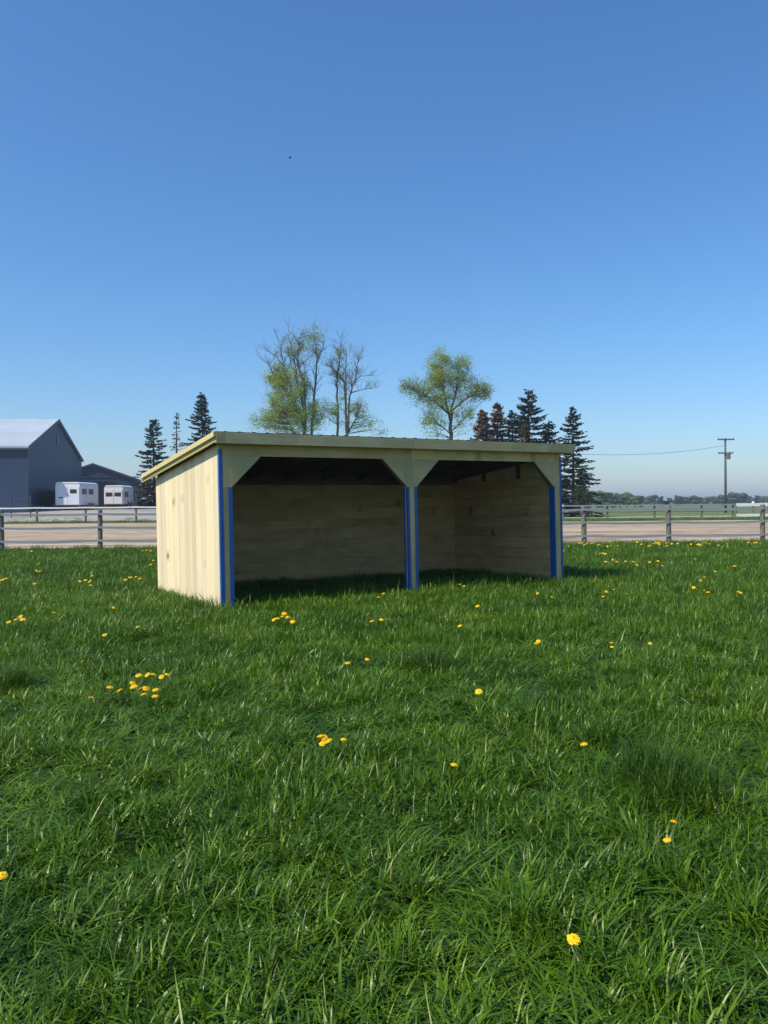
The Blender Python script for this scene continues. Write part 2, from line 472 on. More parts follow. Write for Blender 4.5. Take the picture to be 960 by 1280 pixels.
# ------------------------------------------------------------------ grass
def blade(mb, p, az, L, w, lean, curl, segs=4, twist=.0):
    d = Vector((math.cos(az), math.sin(az), 0)); sd = Vector((-d.y, d.x, 0))
    if twist: sd = (sd + d * twist).normalized()
    th = math.pi / 2 - lean; pos = Vector(p); vs = []; 
    for i in range(segs + 1):
        t = i / segs; ww = w * (1 - t ** 1.7) * (.65 + .35 * min(1, t * 4)) * .5
        if i == segs: vs.append(pos.copy())
        else: vs += [pos - sd * ww, pos + sd * ww]
        stp = L / segs
        pos = pos + (d * math.cos(th) + Vector((0, 0, 1)) * math.sin(th)) * stp
        th -= curl / segs * (0.4 + 1.2 * t)
    fs = []
    for i in range(segs - 1): fs.append((2*i, 2*i+1, 2*i+3, 2*i+2))
    k = 2 * (segs - 1); fs.append((k, k + 1, k + 2))
    mb._add(vs, fs)
def clump(name, n, R, Lr, wr, curlr, leanr, m, seed, segs=4, dry=0.0):
    global RND
    old = RND; RND = random.Random(seed); mb = MB()
    bias = RND.uniform(0, 6.28)
    for i in range(n):
        r = R * math.sqrt(RND.random()); a = RND.uniform(0, 6.28)
        L = RND.uniform(*Lr) * (.75 + .5 * RND.random()); az = a + RND.gauss(0, 1.2) if RND.random() < .6 else bias + RND.gauss(0, .7)
        mb.cur = 1 if RND.random() < dry else 0
        ln = RND.uniform(*leanr); cu = RND.uniform(*curlr)
        if RND.random() < .22: ln = RND.uniform(.8, 1.25); L *= 1.25; cu *= .4; az = RND.uniform(0, 6.28)
        blade(mb, (r * math.cos(a), r * math.sin(a), -.01), az, L, RND.uniform(*wr), ln, cu, segs, RND.uniform(-.6, .6))
    me = bpy.data.meshes.new(name); me.from_pydata(mb.v, [], mb.f)
    me.materials.append(m); me.materials.append(M_DRY)
    me.polygons.foreach_set('material_index', mb.mi)
    me.polygons.foreach_set('use_smooth', [True] * len(me.polygons)); me.update()
    RND = old
    return bpy.data.objects.new(name, me)          # kept unlinked: only its instances show
near_c = [clump('near_clump', 27, .075, (.08, .19), (.0045, .0125), (.6, 3.4), (.05, 1.0), M_GRASS, 10 + i, 5, .004) for i in range(10)]
far_c = [clump('far_clump', 42, .19, (.09, .19), (.007, .012), (.2, 2.4), (.05, .8), M_GRASS, 40 + i, 3, .004) for i in range(6)]
tuft_c = [clump('tuft_clump', 34, .085, (.20, .34), (.0045, .008), (.5, 2.4), (.05, .6), M_TUFT, 70 + i, 6, .004) for i in range(4)]

def scatter_group(sources, name):
    ng = bpy.data.node_groups.new(name, 'GeometryNodeTree')
    ng.interface.new_socket('Geometry', in_out='INPUT', socket_type='NodeSocketGeometry')
    ng.interface.new_socket('Geometry', in_out='OUTPUT', socket_type='NodeSocketGeometry')
    gi = ng.nodes.new('NodeGroupInput'); go = ng.nodes.new('NodeGroupOutput')
    jg = ng.nodes.new('GeometryNodeJoinGeometry')
    def attr(nm, ty):
        a = ng.nodes.new('GeometryNodeInputNamedAttribute'); a.data_type = ty; a.inputs[0].default_value = nm; return a
    for i, src in enumerate(sources):
        oi = ng.nodes.new('GeometryNodeObjectInfo'); oi.inputs['Object'].default_value = src; oi.inputs['As Instance'].default_value = True
        ip = ng.nodes.new('GeometryNodeInstanceOnPoints')
        cmp_ = ng.nodes.new('FunctionNodeCompare'); cmp_.data_type = 'INT'; cmp_.operation = 'EQUAL'
        ai = attr('kid', 'INT'); ar = attr('rot', 'FLOAT_VECTOR'); asx = attr('scl', 'FLOAT_VECTOR')
        ng.links.new([o for o in ai.outputs if o.enabled][0], [s for s in cmp_.inputs if s.enabled][0])
        [s for s in cmp_.inputs if s.enabled][1].default_value = i
        e2r = ng.nodes.new('FunctionNodeEulerToRotation')
        ng.links.new([o for o in ar.outputs if o.enabled][0], e2r.inputs[0])
        ng.links.new(gi.outputs[0], ip.inputs['Points'])
        ng.links.new(cmp_.outputs[0], ip.inputs['Selection'])
        ng.links.new(oi.outputs['Geometry'], ip.inputs['Instance'])
        ng.links.new(e2r.outputs[0], ip.inputs['Rotation'])
        ng.links.new([o for o in asx.outputs if o.enabled][0], ip.inputs['Scale'])
        ng.links.new(ip.outputs[0], jg.inputs[0])
    ng.links.new(jg.outputs[0], go.inputs[0])
    return ng
ALL_C = near_c + far_c + tuft_c
pts = []                                          # (x,y,z, kid, tiltx, tilty, rz, sx, sz)
SHI = SH.inverted()
def in_shed(x, y):
    q = SHI @ Vector((x, y, 0)); return q
R2 = random.Random(99)
TUSS = [(828, 955, .24, 1.1), (856, 978, .13, .95), (535, 824, .20, 1.05), (12, 846, .18, 1.0), (262, 762, .16, .7), (228, 752, .13, .6)]
tpos = []
for (px, py, r, s) in TUSS:
    g = gp(px, py, 0.08); tpos.append((g.x, g.y, r, s))
    q = in_shed(g.x, g.y)
    if -.1 < q.x < SW and 0 < q.y < SD: continue
    n = int(170 * r * r * 3 * (1 if g.y < 10 else .6)) + 8
    for _ in range(n):
        rr = r * math.sqrt(R2.random()); a = R2.uniform(0, 6.28)
        x, y = g.x + rr * math.cos(a), g.y + rr * math.sin(a)
        f = 1 - .5 * (rr / r)
        sc = s * (1 - .35 * rr / r) * R2.uniform(.8, 1.15)
        pts.append((x, y, zt(x, y) + .06 * sc * max(0, 1 - (rr / r) ** 2), len(near_c) + len(far_c) + R2.randrange(len(tuft_c)), math.sin(a) * -.35 * rr / r, math.cos(a) * .35 * rr / r, R2.uniform(0, 6.28), max(.9, sc), sc))
def hgt(x, y):
    h = .95 + .5 * noise.noise(Vector((x * .9, y * .9, 1.7))) + .75 * noise.noise(Vector((x * 3.1, y * 3.1, 4.0))) + .35 * noise.noise(Vector((x * 7.0, y * 7.0, 2.0)))
    return max(.28, h * 1.06)
def add_zone(y0, y1, dens, kids, sbase):
    y = y0
    stepy = .25 if y1 < 12 else .5
    while y < y1:
        ym = y + stepy / 2; half = .5 * ym * 1.12 + 1.6
        n = int(2 * half * stepy * dens)
        for _ in range(n):
            x = R2.uniform(-half, half); yy = y + R2.random() * stepy
            if yy > fence_y(x) + .25: continue
            q = in_shed(x, yy)
            h = hgt(x, yy)
            if -.12 < q.x < SW + .12 and -.04 < q.y < SD + .12:
                if q.x < .14 or q.x > SW - .14 or q.y > SD - .12: continue
                if q.y > .8: h *= .55
            if -.2 < q.x < SW + .2 and -.35 < q.y < -.0: h *= .8
            # flattened / thin spots give the dark gaps
            gap = noise.noise(Vector((x * 1.9, yy * 1.9, 7.7)))
            if gap < -.22: h *= .38
            sxy = sbase * R2.uniform(.85, 1.25)
            pts.append((x, yy, zt(x, yy), kids[R2.randrange(len(kids))], R2.gauss(0, .13) + .55 * noise.noise(Vector((x * 2.2, yy * 2.2, 21.0))), R2.gauss(0, .13) + .55 * noise.noise(Vector((x * 2.2, yy * 2.2, 33.0))), R2.uniform(0, 6.28), sxy, sbase * h * R2.uniform(.75, 1.25)))
        y += stepy
nk = list(range(len(near_c))); fk = list(range(len(near_c), len(near_c) + len(far_c)))
add_zone(1.2, 5.0, 200, nk, 1.0)
add_zone(5.0, 9.0, 150, nk, 1.05)
add_zone(9.0, 14.0, 85, nk, 1.15)
add_zone(9.0, 30.5, 42, fk, 1.0)
# verge tufts along the far side of the track
for _ in range(2600):
    x = R2.uniform(-60, 60); y = R2.choice((R2.uniform(69, 71), R2.uniform(69, 79)))
    s = R2.uniform(.8, 2.2); pts.append((x, y, zt(x, y) + .05, fk[R2.randrange(len(fk))], 0, 0, R2.uniform(0, 6.28), s, s * .8))
A = np.array(pts, dtype=np.float64)
me = bpy.data.meshes.new('grass')
me.vertices.add(len(A)); me.vertices.foreach_set('co', A[:, :3].astype(np.float32).ravel())
a = me.attributes.new('kid', 'INT', 'POINT'); a.data.foreach_set('value', A[:, 3].astype(np.int32))
a = me.attributes.new('rot', 'FLOAT_VECTOR', 'POINT'); a.data.foreach_set('vector', A[:, 4:7].astype(np.float32).ravel())
a = me.attributes.new('scl', 'FLOAT_VECTOR', 'POINT'); a.data.foreach_set('vector', np.c_[A[:, 7], A[:, 7], A[:, 8]].astype(np.float32).ravel())
go_ = bpy.data.objects.new('grass', me); COL.objects.link(go_)
prop(go_, 'lush dark green paddock grass with long bent blades and tufts', 'grass', None, 'stuff')
md = go_.modifiers.new('scatter', 'NODES'); md.node_group = scatter_group(ALL_C, 'scatter')

# ------------------------------------------------------------------ dandelions
def petal_mat():
    m, nt, b = mat('dandelion_petal')
    isl = N(nt, 'ShaderNodeNewGeometry').outputs['Random Per Island']
    nt.links.new(ramp(nt, isl, [(0, (.72, .40, .004)), (1, (.88, .60, .015))]), b.inputs['Base Color'])
    b.inputs['Roughness'].default_value = .6; b.inputs['Specular IOR Level'].default_value = .2
    return m
M_PETAL = petal_mat()
M_STEM = plain('dandelion_stem', (.10, .16, .05), .5)
def head_mesh(seed, rings):
    r_ = random.Random(seed); mb = MB()
    for (n, R, up, w) in rings:
        for i in range(n):
            a = 2 * math.pi * i / n + r_.uniform(-.12, .12); rr = R * r_.uniform(.88, 1.08)
            d = Vector((math.cos(a), math.sin(a), 0)); s = Vector((-d.y, d.x, 0))
            b0 = d * .002 + Vector((0, 0, .004)); mid = d * rr * .6 + Vector((0, 0, .004 + rr * up * .75)); tip = d * rr + Vector((0, 0, .004 + rr * up * .85 - .002))
            mb._add([b0 - s * .001, b0 + s * .001, mid + s * w, mid - s * w, tip + s * w * .8, tip - s * w * .8], [(0, 1, 2, 3), (3, 2, 4, 5)])
    return mb
hm_near = []
for sd in range(3):
    hm_near.append(head_mesh(sd, [(24, .021, .06, .0028), (22, .018, .26, .0027), (18, .014, .55, .0026), (12, .009, 1.0, .0022), (8, .006, 1.7, .002)]))
HEADS = []
def ordw(i): return ('first second third fourth fifth sixth seventh eighth ninth tenth eleventh twelfth thirteenth fourteenth fifteenth sixteenth seventeenth eighteenth nineteenth twentieth'.split())[i]
head_me = [h.build('flower_head', M_PETAL) for h in hm_near]
for h in head_me: COL.objects.unlink(h)
def stem_me(h):
    mb = MB(); mb.tube([(0, 0, -h - .02), (.006, .003, -h * .5), (0, 0, .003)], [.0024, .0022, .002], 5)
    mb.tube([(0, 0, -.008), (0, 0, .004)], [.0035, .0075], 7)
    o = mb.build('stem', M_STEM); COL.objects.unlink(o); return o
stem_p = stem_me(.2)
DR = random.Random(5)
def dandelion(px, py, label, group=None, parts=True, sc=1.0, z=None):
    hz = DR.uniform(.14, .19) if z is None else z
    p = gp(px, py, hz)
    for _ in range(3):
        p = gp(px, py, zt(p.x, p.y) + hz)
    big = sc * DR.uniform(.8, 1.15) * (.95 if py > 1000 else 1.3 if py < 900 else 1.15)
    k = DR.randrange(3)
    if parts:
        r = empty('dandelion', p, DR.uniform(0, 6.28), label=label, cat='dandelion', group=group)
        h = head_me[k].copy(); COL.objects.link(h); h.parent = r
        h.scale = (big, big, big); h.rotation_euler = (DR.uniform(-.1, .75), DR.uniform(-.3, .3), 0)
        s = stem_p.copy(); COL.objects.link(s); s.parent = r; s.scale = (1, 1, (hz + .03) / .2)
        # tilt the flower a little to the viewer and the light
        r.rotation_euler = (0, 0, DR.gauss(0, .7))
    else:
        h = head_me[k].copy(); COL.objects.link(h); h.name = 'dandelion'; h.location = p
        h.scale = (big, big, big); h.rotation_euler = (DR.uniform(.1, .7), 0, DR.uniform(-1, 1))
        prop(h, label, 'dandelion', group)
def cluster(coords, where, group, **k):
    cs = sorted(coords)
    for i, (x, y) in enumerate(cs):
        dandelion(x, y, 'yellow dandelion, %s from the left %s' % (ordw(i), where), group, **k)
G = 'dandelions in bloom in the paddock'
cluster([(166,855),(167.5,859),(173.5,845),(176,861.5),(180,868.5),(182.5,861.5),(184.5,844),(191.5,844),(194,871),(194.5,863),(202,846.5),(209,844)], 'in the big clump on the near left', G, sc=1.0)
cluster([(342.5,775),(347,773.5),(353,771),(355.5,767.5),(360,772),(366,777.5),(367,773.5)], 'in the clump before the left bay of the shed', G, sc=1.15)
cluster([(401,921),(403,930),(405,923),(411,927)], 'in the tight bunch of four in mid lawn', G)
cluster([(11,778),(20,775),(26,771),(28.5,775)], 'in the clump by the left picture edge', G, sc=1.15)
cluster([(465,777),(476.7,775),(483,774.6)], 'in the short row in front of the middle post', G)
cluster([(571,731),(575,731),(580,733)], 'in the clump below the right bay', G, sc=1.1)
cluster([(754,746),(758,740),(767.7,737),(784,742.7)], 'in the loose four below the shed shadow', G)
cluster([(867,734.7),(875.7,726),(876.7,739.7),(880.7,721.7),(880.7,738.7),(885,740.7)], 'in the loose clump in the right lawn', G)
cluster([(923,740),(925.7,741.3)], 'in the pair nearest the right picture edge', G)
cluster([(670,805),(673,802)], 'in the touching pair below the right shed corner', G)
cluster([(764.7,804),(765,809)], 'in the stacked pair right of the shed, mid lawn', G, sc=.8)
singles = [
 (104,827.5,'single yellow dandelion above left of the big clump'), (137.5,860,'yellow dandelion left of the big clump, upper of two before it'),
 (150,864,'yellow dandelion just left of the big clump, nearest to it'), (114,873,'half hidden dandelion lowest and farthest left of the big clump'),
 (429.6,925,'dandelion alone just right of the tight bunch of four'), (567.4,956.7,'lone dandelion low in the middle of the lawn'),
 (459,824.6,'small dandelion below the shed, right one of a spaced pair'), (434.6,829.5,'small dandelion below the shed, left one of a spaced pair'),
 (575,782.8,'lone dandelion below the right bay of the shed'), (598.6,865,'lone small dandelion in the middle right lawn'),
 (730,931,'lone dandelion on the right, beside the dark grass tuft'), (842,1028,'largest dandelion, below the dark grass tuft on the right'),
 (834,1051,'smaller dandelion just under the largest one on the right'), (717,1175,'nearest dandelion, alone at the bottom of the picture'),
 (3,1095,'dandelion cut by the left picture edge, low down'), (894,714.7,'small dandelion high on the right near the fence'),
 (813,804.7,'small pale dandelion alone right of the stacked pair'), (672,742,'dandelion just in front of the right shed corner'),
 (690,746.7,'small dandelion in front of the blue right shed post'), (473.5,747,'small dandelion left of the middle post, lower of two'),
 (479.6,742.4,'small dandelion left of the middle post, upper of two'), (597,758,'faint dandelion below the right bay'),
 (172,784,'small dandelion in front of the left shed wall'), (131,794,'tiny dandelion on the left lawn, below the shed wall'),
 (67.7,766,'dandelion right of the clump at the left picture edge'), (142,760,'small dandelion left of the foot of the shed wall')]
for x, y, l in singles: dandelion(x, y, l, G)
GR = 'small dandelions by the right fence'
fr = [(705,689),(711,683),(754,692),(750,692),(757,692.5),(757,702.5),(766,700),(771,702.5),(782,702),(791,702.5),(793,703),(796,706.6),(822.5,701.5),(828,707.5),(812,703),(869,699),(918,708)]
for _ in range(52):
    c = DR.choice(((735, 8), (765, 8), (818, 5), (829, 8), (861, 8), (878, 7), (890, 10), (920, 10), (948, 6), (830, 70), (830, 70)))
    fr.append((min(958, max(705, DR.gauss(c[0], c[1]))), 629.5 + (678.5 - 629.5) + DR.uniform(-.5, 4.5) - (c[0] - 830) * .008))
for x, y in fr: dandelion(x, y, 'tiny yellow dandelion in the grass near the foot of the right fence', GR, parts=False, sc=1.35)
GL = 'small dandelions by the left fence'
fl = [(1,725.6),(4,724.6),(8,723.5),(46,713.7),(50,714.5),(100,727),(106.7,725.6),(112.5,727),(113.5,732),(115,720),(157,725),(161.5,722),(164,722),(170,721.5),(175,723.5),(43.7,729.8),(178,688.5),(183,688),(188.5,688.7),(191.6,700.6),(188.5,706),(39.6,689)]
for x, y in fl: dandelion(x, y, 'tiny yellow dandelion in the grass between the left fence and the shed', GL, parts=False, sc=1.2)

# ------------------------------------------------------------------ near fence
M_RAIL = plain('grey_flex_rail', (.26, .285, .29), .35, 0, .12, .7, .5)
M_WHITE = plain('white_rail', (.78, .78, .76), .45, 0, .06, .5)
M_DKRAIL = plain('dark_rail', (.05, .06, .05), .6)
nf = empty('paddock_fence', (0, 29.3, 0), label='near fence of weathered wooden posts with three grey flat rails', cat='fence')
post_px = [(-121, 0), (2, 0), (125, 0), (243, 0), (355, 0), (465, 0), (575, 0), (655, 0), (730, 1), (836, 1), (953, 1), (1080, 0), (1210, 0)]
rail_pts = {1.30: [], .815: [], .325: []}
for i, (px, lt) in enumerate(post_px):
    p = at(px, 660, 29.3); Y = fence_y(p.x); p = at(px, 660, Y); x = p.x; z0 = zt(x, Y)
    b = MB(); r0 = RND.uniform(.085, .10); lx = RND.uniform(-.015, .015)
    b.tube([(x, Y - 29.3, z0 - .2), (x + lx * .5, Y - 29.3, .6), (x + lx, Y - 29.3, 1.42), (x + lx, Y - 29.3, 1.44)], [r0, r0 * .95, r0 * .9, r0 * .78], 10)
    pst = b.build('post', M_POSTLT if lt else M_POST, nf)
    b = MB()
    for z in rail_pts:
        b.box((x - .02, Y - 29.3 - r0 - .035, z - .02), (x + .02, Y - 29.3 - r0 + .01, z + .02), 0)
        rail_pts[z].append((x, Y - 29.3 - r0 - .012, z + RND.uniform(-.012, .012)))
    b.build('rail_bracket', M_GALV, pst)
def rail(name, P, h, th, m, parent, sag=.02):
    b = MB(); vs = []; n = 0; k = 6
    pts_ = []
    for (a, c) in zip(P, P[1:]):
        for j in range(k):
            t = j / k; pts_.append((a[0] + (c[0] - a[0]) * t, a[1] + (c[1] - a[1]) * t, a[2] + (c[2] - a[2]) * t - sag * 4 * t * (1 - t)))
    pts_.append(P[-1])
    for (x, y, z) in pts_: vs += [(x, y - th / 2, z - h / 2), (x, y + th / 2, z - h / 2), (x, y + th / 2, z + h / 2), (x, y - th / 2, z + h / 2)]
    fs = []
    for i in range(len(pts_) - 1):
        o = i * 4
        for j in range(4): fs.append((o + j, o + (j + 1) % 4, o + 4 + (j + 1) % 4, o + 4 + j))
    e = (len(pts_) - 1) * 4; fs += [(3, 2, 1, 0), (e, e + 1, e + 2, e + 3)]
    b._add(vs, fs); return b.build(name, m, parent)
for z, P in rail_pts.items(): rail('rail', P, .085, .014, M_RAIL, nf, .03)

# far fence: white top rail on the left, lower wire strands; white boards at the right end
ff = empty('track_fence', (0, 75, 0), label='far fence along the other side of the sand track with a white top rail', cat='fence')
def fy2(x): return 75.0 + .05 * x
tops = []; mids = []
for px in [-78, -16, 46, 107, 170, 232, 293, 354, 415, 476, 537, 598, 650, 704, 759, 818, 877, 916]:
    p = at(px, 640, 75.0); Y = fy2(p.x); x = at(px, 640, Y).x; z0 = zt(x, Y)
    b = MB(); b.tube([(x, Y - 75, z0 - .2), (x, Y - 75, z0 + 1.38)], [.11, .095], 8); b.build('post', M_POST, ff)
    tops.append((x, Y - 75 - .13, z0 + 1.38)); mids.append((x, Y - 75 - .13, z0 + .75))
rail('top_rail', tops[:14], .13, .12, M_WHITE, ff, .03)
rail('top_rail', tops[13:], .13, .12, M_RAIL, ff, .03)
rail('lower_rail', mids, .05, .03, M_DKRAIL, ff, .03)
wf = empty('board_fence', (0, 74.5, 0), label='short stretch of bright white rail fence at the right picture edge', cat='fence')
P1 = []; P2 = []
for i, px in enumerate([916.5, 938.5, 962, 986, 1010]):
    p = at(px, 640, 78); x, Y = p.x, 77.4 + .1 * i
    b = MB(); b.tube([(x, Y - 74.5, -.2), (x, Y - 74.5, 1.48)], [.10, .10], 8)
    pp = b.build('post', M_POST, wf)
    if i == 1:
        b = MB(); b.tube([(x, Y - 74.5, 1.482), (x, Y - 74.5, 1.66)], [.12, .10], 8); b.build('post_cap', M_WHITE, pp)
    P1.append((x, Y - 74.5 - .14, 1.33)); P2.append((x, Y - 74.5 - .14, .32))
rail('top_rail', P1, .30, .08, M_WHITE, wf, 0); rail('lower_rail', P2, .26, .08, M_WHITE, wf, 0)
mk = empty('marker_post', at(833, 640, 66), label='short black marker post behind the fence on the right', cat='post'); mk.location.z = 0
b = MB(); b.tube([(0, 0, -.1), (0, 0, 1.45)], [.09, .09], 8); b.build('stake', M_POST, mk)
b = MB(); b.box((-.16, -.1, 1.452), (.16, .1, 1.72), 2); b.build('cap_block', plain('black_cap', (.015, .015, .016)), mk, bevel=.02)

# ------------------------------------------------------------------ barns
def siding(name, col, rough=.5):
    m, nt, b = mat(name)
    tc = N(nt, 'ShaderNodeTexCoord').outputs['Object']
    n = noise_tex(nt, tc, .25, 4, .6)
    nt.links.new(ramp(nt, n, [(.3, tuple(c * .88 for c in col)), (.7, tuple(c * 1.1 for c in col))]), b.inputs['Base Color'])
    w = N(nt, 'ShaderNodeTexWave'); w.wave_type = 'BANDS'; w.bands_direction = 'X'; w.inputs['Scale'].default_value = 1.1
    nt.links.new(tc, w.inputs['Vector'])
    b.inputs['Roughness'].default_value = rough; b.inputs['Specular IOR Level'].default_value = .2
    bump(nt, b, w.outputs[1], .5, .02)
    return m
M_BARN = siding('slate_blue_siding', (.040, .066, .115)); M_BARN2 = siding('grey_blue_siding', (.046, .068, .108))
M_BROOF = siding('pale_metal_roof', (.40, .455, .49), .4); M_TRIM = plain('dark_trim', (.045, .06, .085), .5)
M_DARK = plain('dark_opening', (.012, .013, .016), .8); M_CREAM = plain('cream_door', (.55, .45, .28), .6)
M_WFRAME = plain('white_frame', (.75, .75, .75), .5)
def barn(name, label, W_, L_, he, hp, mw, origin, rz, wall_cb):
    """local x along the gable wall (0..W_), y away from it along the ridge (0..L_)."""
    r = empty(name, origin, rz, label=label, cat='barn')
    b = MB()
    g = [(0, 0, -.6), (W_, 0, -.6), (W_, 0, he), (W_ / 2, 0, hp), (0, 0, he)]
    b.prism(g, (0, L_, 0), 0)
    wl = b.build('wall', mw, r)
    o = .18; sl_ = (hp - he) / (W_ / 2)
    b = MB()
    for sgn in (-1, 1):
        xe = W_ / 2 + sgn * (W_ / 2 + o); ze = he - sl_ * o
        b.prism([(W_ / 2, -o, hp + .05), (xe, -o, ze + .05), (xe, -o, ze + .25), (W_ / 2, -o, hp + .25)][::sgn], (0, L_ + 2 * o, 0), 1)
    rf = b.build('roof', M_BROOF, r)
    b = MB()
    for sgn in (-1, 1):
        xe = W_ / 2 + sgn * (W_ / 2 + o); ze = he - sl_ * o
        b.prism([(W_ / 2, -o - .06, hp - .08), (xe, -o - .06, ze - .08), (xe, -o - .06, ze + .27), (W_ / 2, -o - .06, hp + .27)][::sgn], (0, .055, 0), 1)
    b.build('barge_trim', M_TRIM, rf)
    wall_cb(r, wl)
    return r
C0 = at(34, 560, 84.0); Cend = at(102, 577, 109.0)
dv = Vector((Cend.x - C0.x, Cend.y - C0.y, 0)); gw = dv.length
rzb = math.atan2(dv.y, dv.x); zb0 = 1.0
def barn1_cb(r, wl):
    def panel(nm, x0, x1, z0, z1, m, par=r, d=.06):
        b = MB(); b.box((x0, -d, z0), (x1, -.003, z1), 2); return b.build(nm, m, par, bevel=.01)
    v = panel('vent', gw * .47, gw * .53, hp1 - 2.9, hp1 - 1.7, M_TRIM)
    panel('corner_trim', -.02, .45, -.5, he1 - .25, M_TRIM)
    for x, m in ((4.2, M_DARK), (6.6, M_WFRAME), (8.4, M_DARK)):
        f = panel('window', x, x + 1.0, 1.1, 2.7, M_TRIM, r, .07); panel('pane', x + .15, x + .85, 1.25, 2.55, M_DARK if m is M_DARK else M_WFRAME, f, .085)
    # long side wall door (cream) and base band, on the eave wall x = 0
    b = MB(); b.box((-.08, 4.2, .0), (-.004, 6.0, 3.1), 2); b.build('door', M_CREAM, r, bevel=.01)
    b = MB(); b.box((-.30, -.2, he1 - .22), (-.004, 44, he1 - .03), 1); b.build('gutter', M_TRIM, r)
he1 = C0.z - zb0; hp1 = he1 + (at(72, 524, 96.6).z - C0.z) - .25
barn('barn', 'big slate-blue steel barn with pale roof at the left picture edge', gw, 46, he1, hp1, M_BARN, (C0.x, C0.y, zb0), rzb, barn1_cb)
pk = at(116, 579, 118.0); ev = at(172, 601, 118.0); hw = ev.x - pk.x
def barn2_cb(r, wl):
    x0 = at(119, 610, 118).x - (pk.x - hw); x1 = at(143, 610, 118).x - (pk.x - hw)
    b = MB(); b.box((x0, -.05, -.4), (x1, -.003, at(119, 602, 118).z - 1.3), 2); b.build('door_opening', M_DARK, r)
    b = MB(); b.box((.05, -.07, at(119, 597, 118).z - 1.3), (2 * hw - .05, -.003, at(119, 595.6, 118).z - 1.3), 0); b.build('eave_band', M_TRIM, r)
barn('barn', 'lower grey-blue barn behind the two white trailers', 2 * hw, 24, ev.z - 1.3, pk.z - 1.3 - .25, M_BARN2, (pk.x - hw * math.cos(.28), 118.0 - hw * math.sin(.28), 1.3), .28, barn2_cb)

# ------------------------------------------------------------------ trailers
M_TWHITE = plain('trailer_white', (.62, .65, .70), .35, 0, .08, .8); M_TCREAM = plain('trailer_cream', (.62, .59, .56), .35, 0, .08, .8)
M_GLASS = plain('dark_glass', (.015, .018, .022), .1); M_TYRE = plain('tyre_rubber', (.02, .02, .02), .8); M_TROOF = plain('trailer_roof', (.82, .84, .86), .3)
M_MARK = plain('blue_mark', (.05, .08, .25), .5)
def trailer(px0, pxm, px1, pytop, Y, Wd, Lt, rz, mb_, ms_, label, variant):
    pa = at(px0, 620, Y); z0 = zt(pa.x, Y) + .07
    top = at(px0, pytop, Y).z; H = top - z0
    r = empty('horse_trailer', (pa.x, Y, z0), rz, label=label, cat='trailer')
    b = MB(); fl = .55
    prof = [(0, 0, fl), (Wd, 0, fl), (Wd, 0, H - .25), (Wd - .12, 0, H - .05), (.12, 0, H - .05), (0, 0, H - .25)]
    b.prism(prof, (0, Lt, 0), 2); b.build('body', mb_, r, bevel=.04)
    b = MB(); b.prism([(.06, -.04, H - .045), (Wd - .06, -.04, H - .045), (Wd - .3, -.04, H + .06), (.3, -.04, H + .06)], (0, Lt + .08, 0), 1); b.build('roof', M_TROOF, r)
    b = MB(); b.box((.1, .1, .30), (Wd - .1, Lt - .1, fl - .003), 1); b.build('chassis', M_TYRE, r)
    nd = 2
    for i in range(nd):
        x0 = .08 + (Wd - .16) * i / nd + .015; x1 = .08 + (Wd - .16) * (i + 1) / nd - .015
        b = MB(); b.box((x0, -.05, fl + .06), (x1, -.003, H - .42), 2); d = b.build('door', mb_, r, bevel=.015)
        if variant == 1 or i == 1:
            c = (x0 + x1) / 2
            b = MB(); b.box((c - .36, -.066, H - 1.15), (c + .36, -.053, H - .72), 0); b.build('window', M_GLASS, d, bevel=.02)
        b = MB(); b.box((x1 - .12 if i == 0 else x0 + .06, -.09, fl + .95), (x1 - .06 if i == 0 else x0 + .12, -.053, fl + 1.15), 2); b.build('handle', M_GALV, d)
        if variant == 0 and i == 0:
            b = MB(); b.box((x0 + .3, -.056, fl + .75), (x0 + .75, -.0525, fl + .9), 0); b.build('marking', M_MARK, d)
    for x in (.06, Wd - .18):
        b = MB(); b.box((x, -.06, fl - .16), (x + .12, -.004, fl - .05), 0); b.build('tail_light', plain('red_lens', (.35, .02, .015), .3), r)
    # side windows with bars
    for j in range(2 if variant == 0 else 1):
        y0 = .5 + j * 1.7
        b = MB(); b.box((Wd + .003, y0, H - 1.25), (Wd + .03, y0 + 1.1, H - .65), 1); w = b.build('side_window', M_GLASS, r)
        b = MB()
        for q in range(5): b.box((Wd + .032, y0 + .08 + q * .22, H - 1.25), (Wd + .06, y0 + .12 + q * .22, H - .65), 2)
        b.build('window_bars', M_GALV, w)
    for yy in (Lt * .5, Lt * .5 + .9):
        for x in (Wd - .2, -.02):
            b = MB(); b.tube([(x, yy, .38), (x + .22, yy, .38)], [.38, .38], 18); wh = b.build('wheel', M_TYRE, r, bevel=.03)
            b = MB(); b.tube([(x - .012, yy, .38), (x + .232, yy, .38)], [.2, .2], 12); b.build('rim', M_GALV, wh)
        b = MB(); b.box((Wd - .02, yy - .48, .80), (Wd + .23, yy + .48, .86), 1); b.build('fender', mb_, r, bevel=.02)
    return r
trailer(69, 102, 125, 603.5, 86.0, 2.75, 4.7, -.06, M_TWHITE, M_TCREAM, 'taller bluish-white horse trailer parked beside the big barn', 0)
trailer(130, 151, 166, 607.5, 87.5, 2.1, 3.4, -.02, M_TCREAM, M_TCREAM, 'shorter cream-white horse trailer with two square rear windows', 1)
yf = empty('yard_fence', (0, 80, 0), label='low dark wire fence in front of the big barn', cat='fence')
P = []
for px in (-40, -12, 14, 38):
    p = at(px, 625, 80); x = p.x; z0 = zt(x, 80)
    b = MB(); b.tube([(x, 0, z0 - .1), (x, 0, at(px, 619, 80).z)], [.07, .07], 6); b.build('post', M_TRIM, yf); P.append((x, -.06, at(px, 623, 80).z))
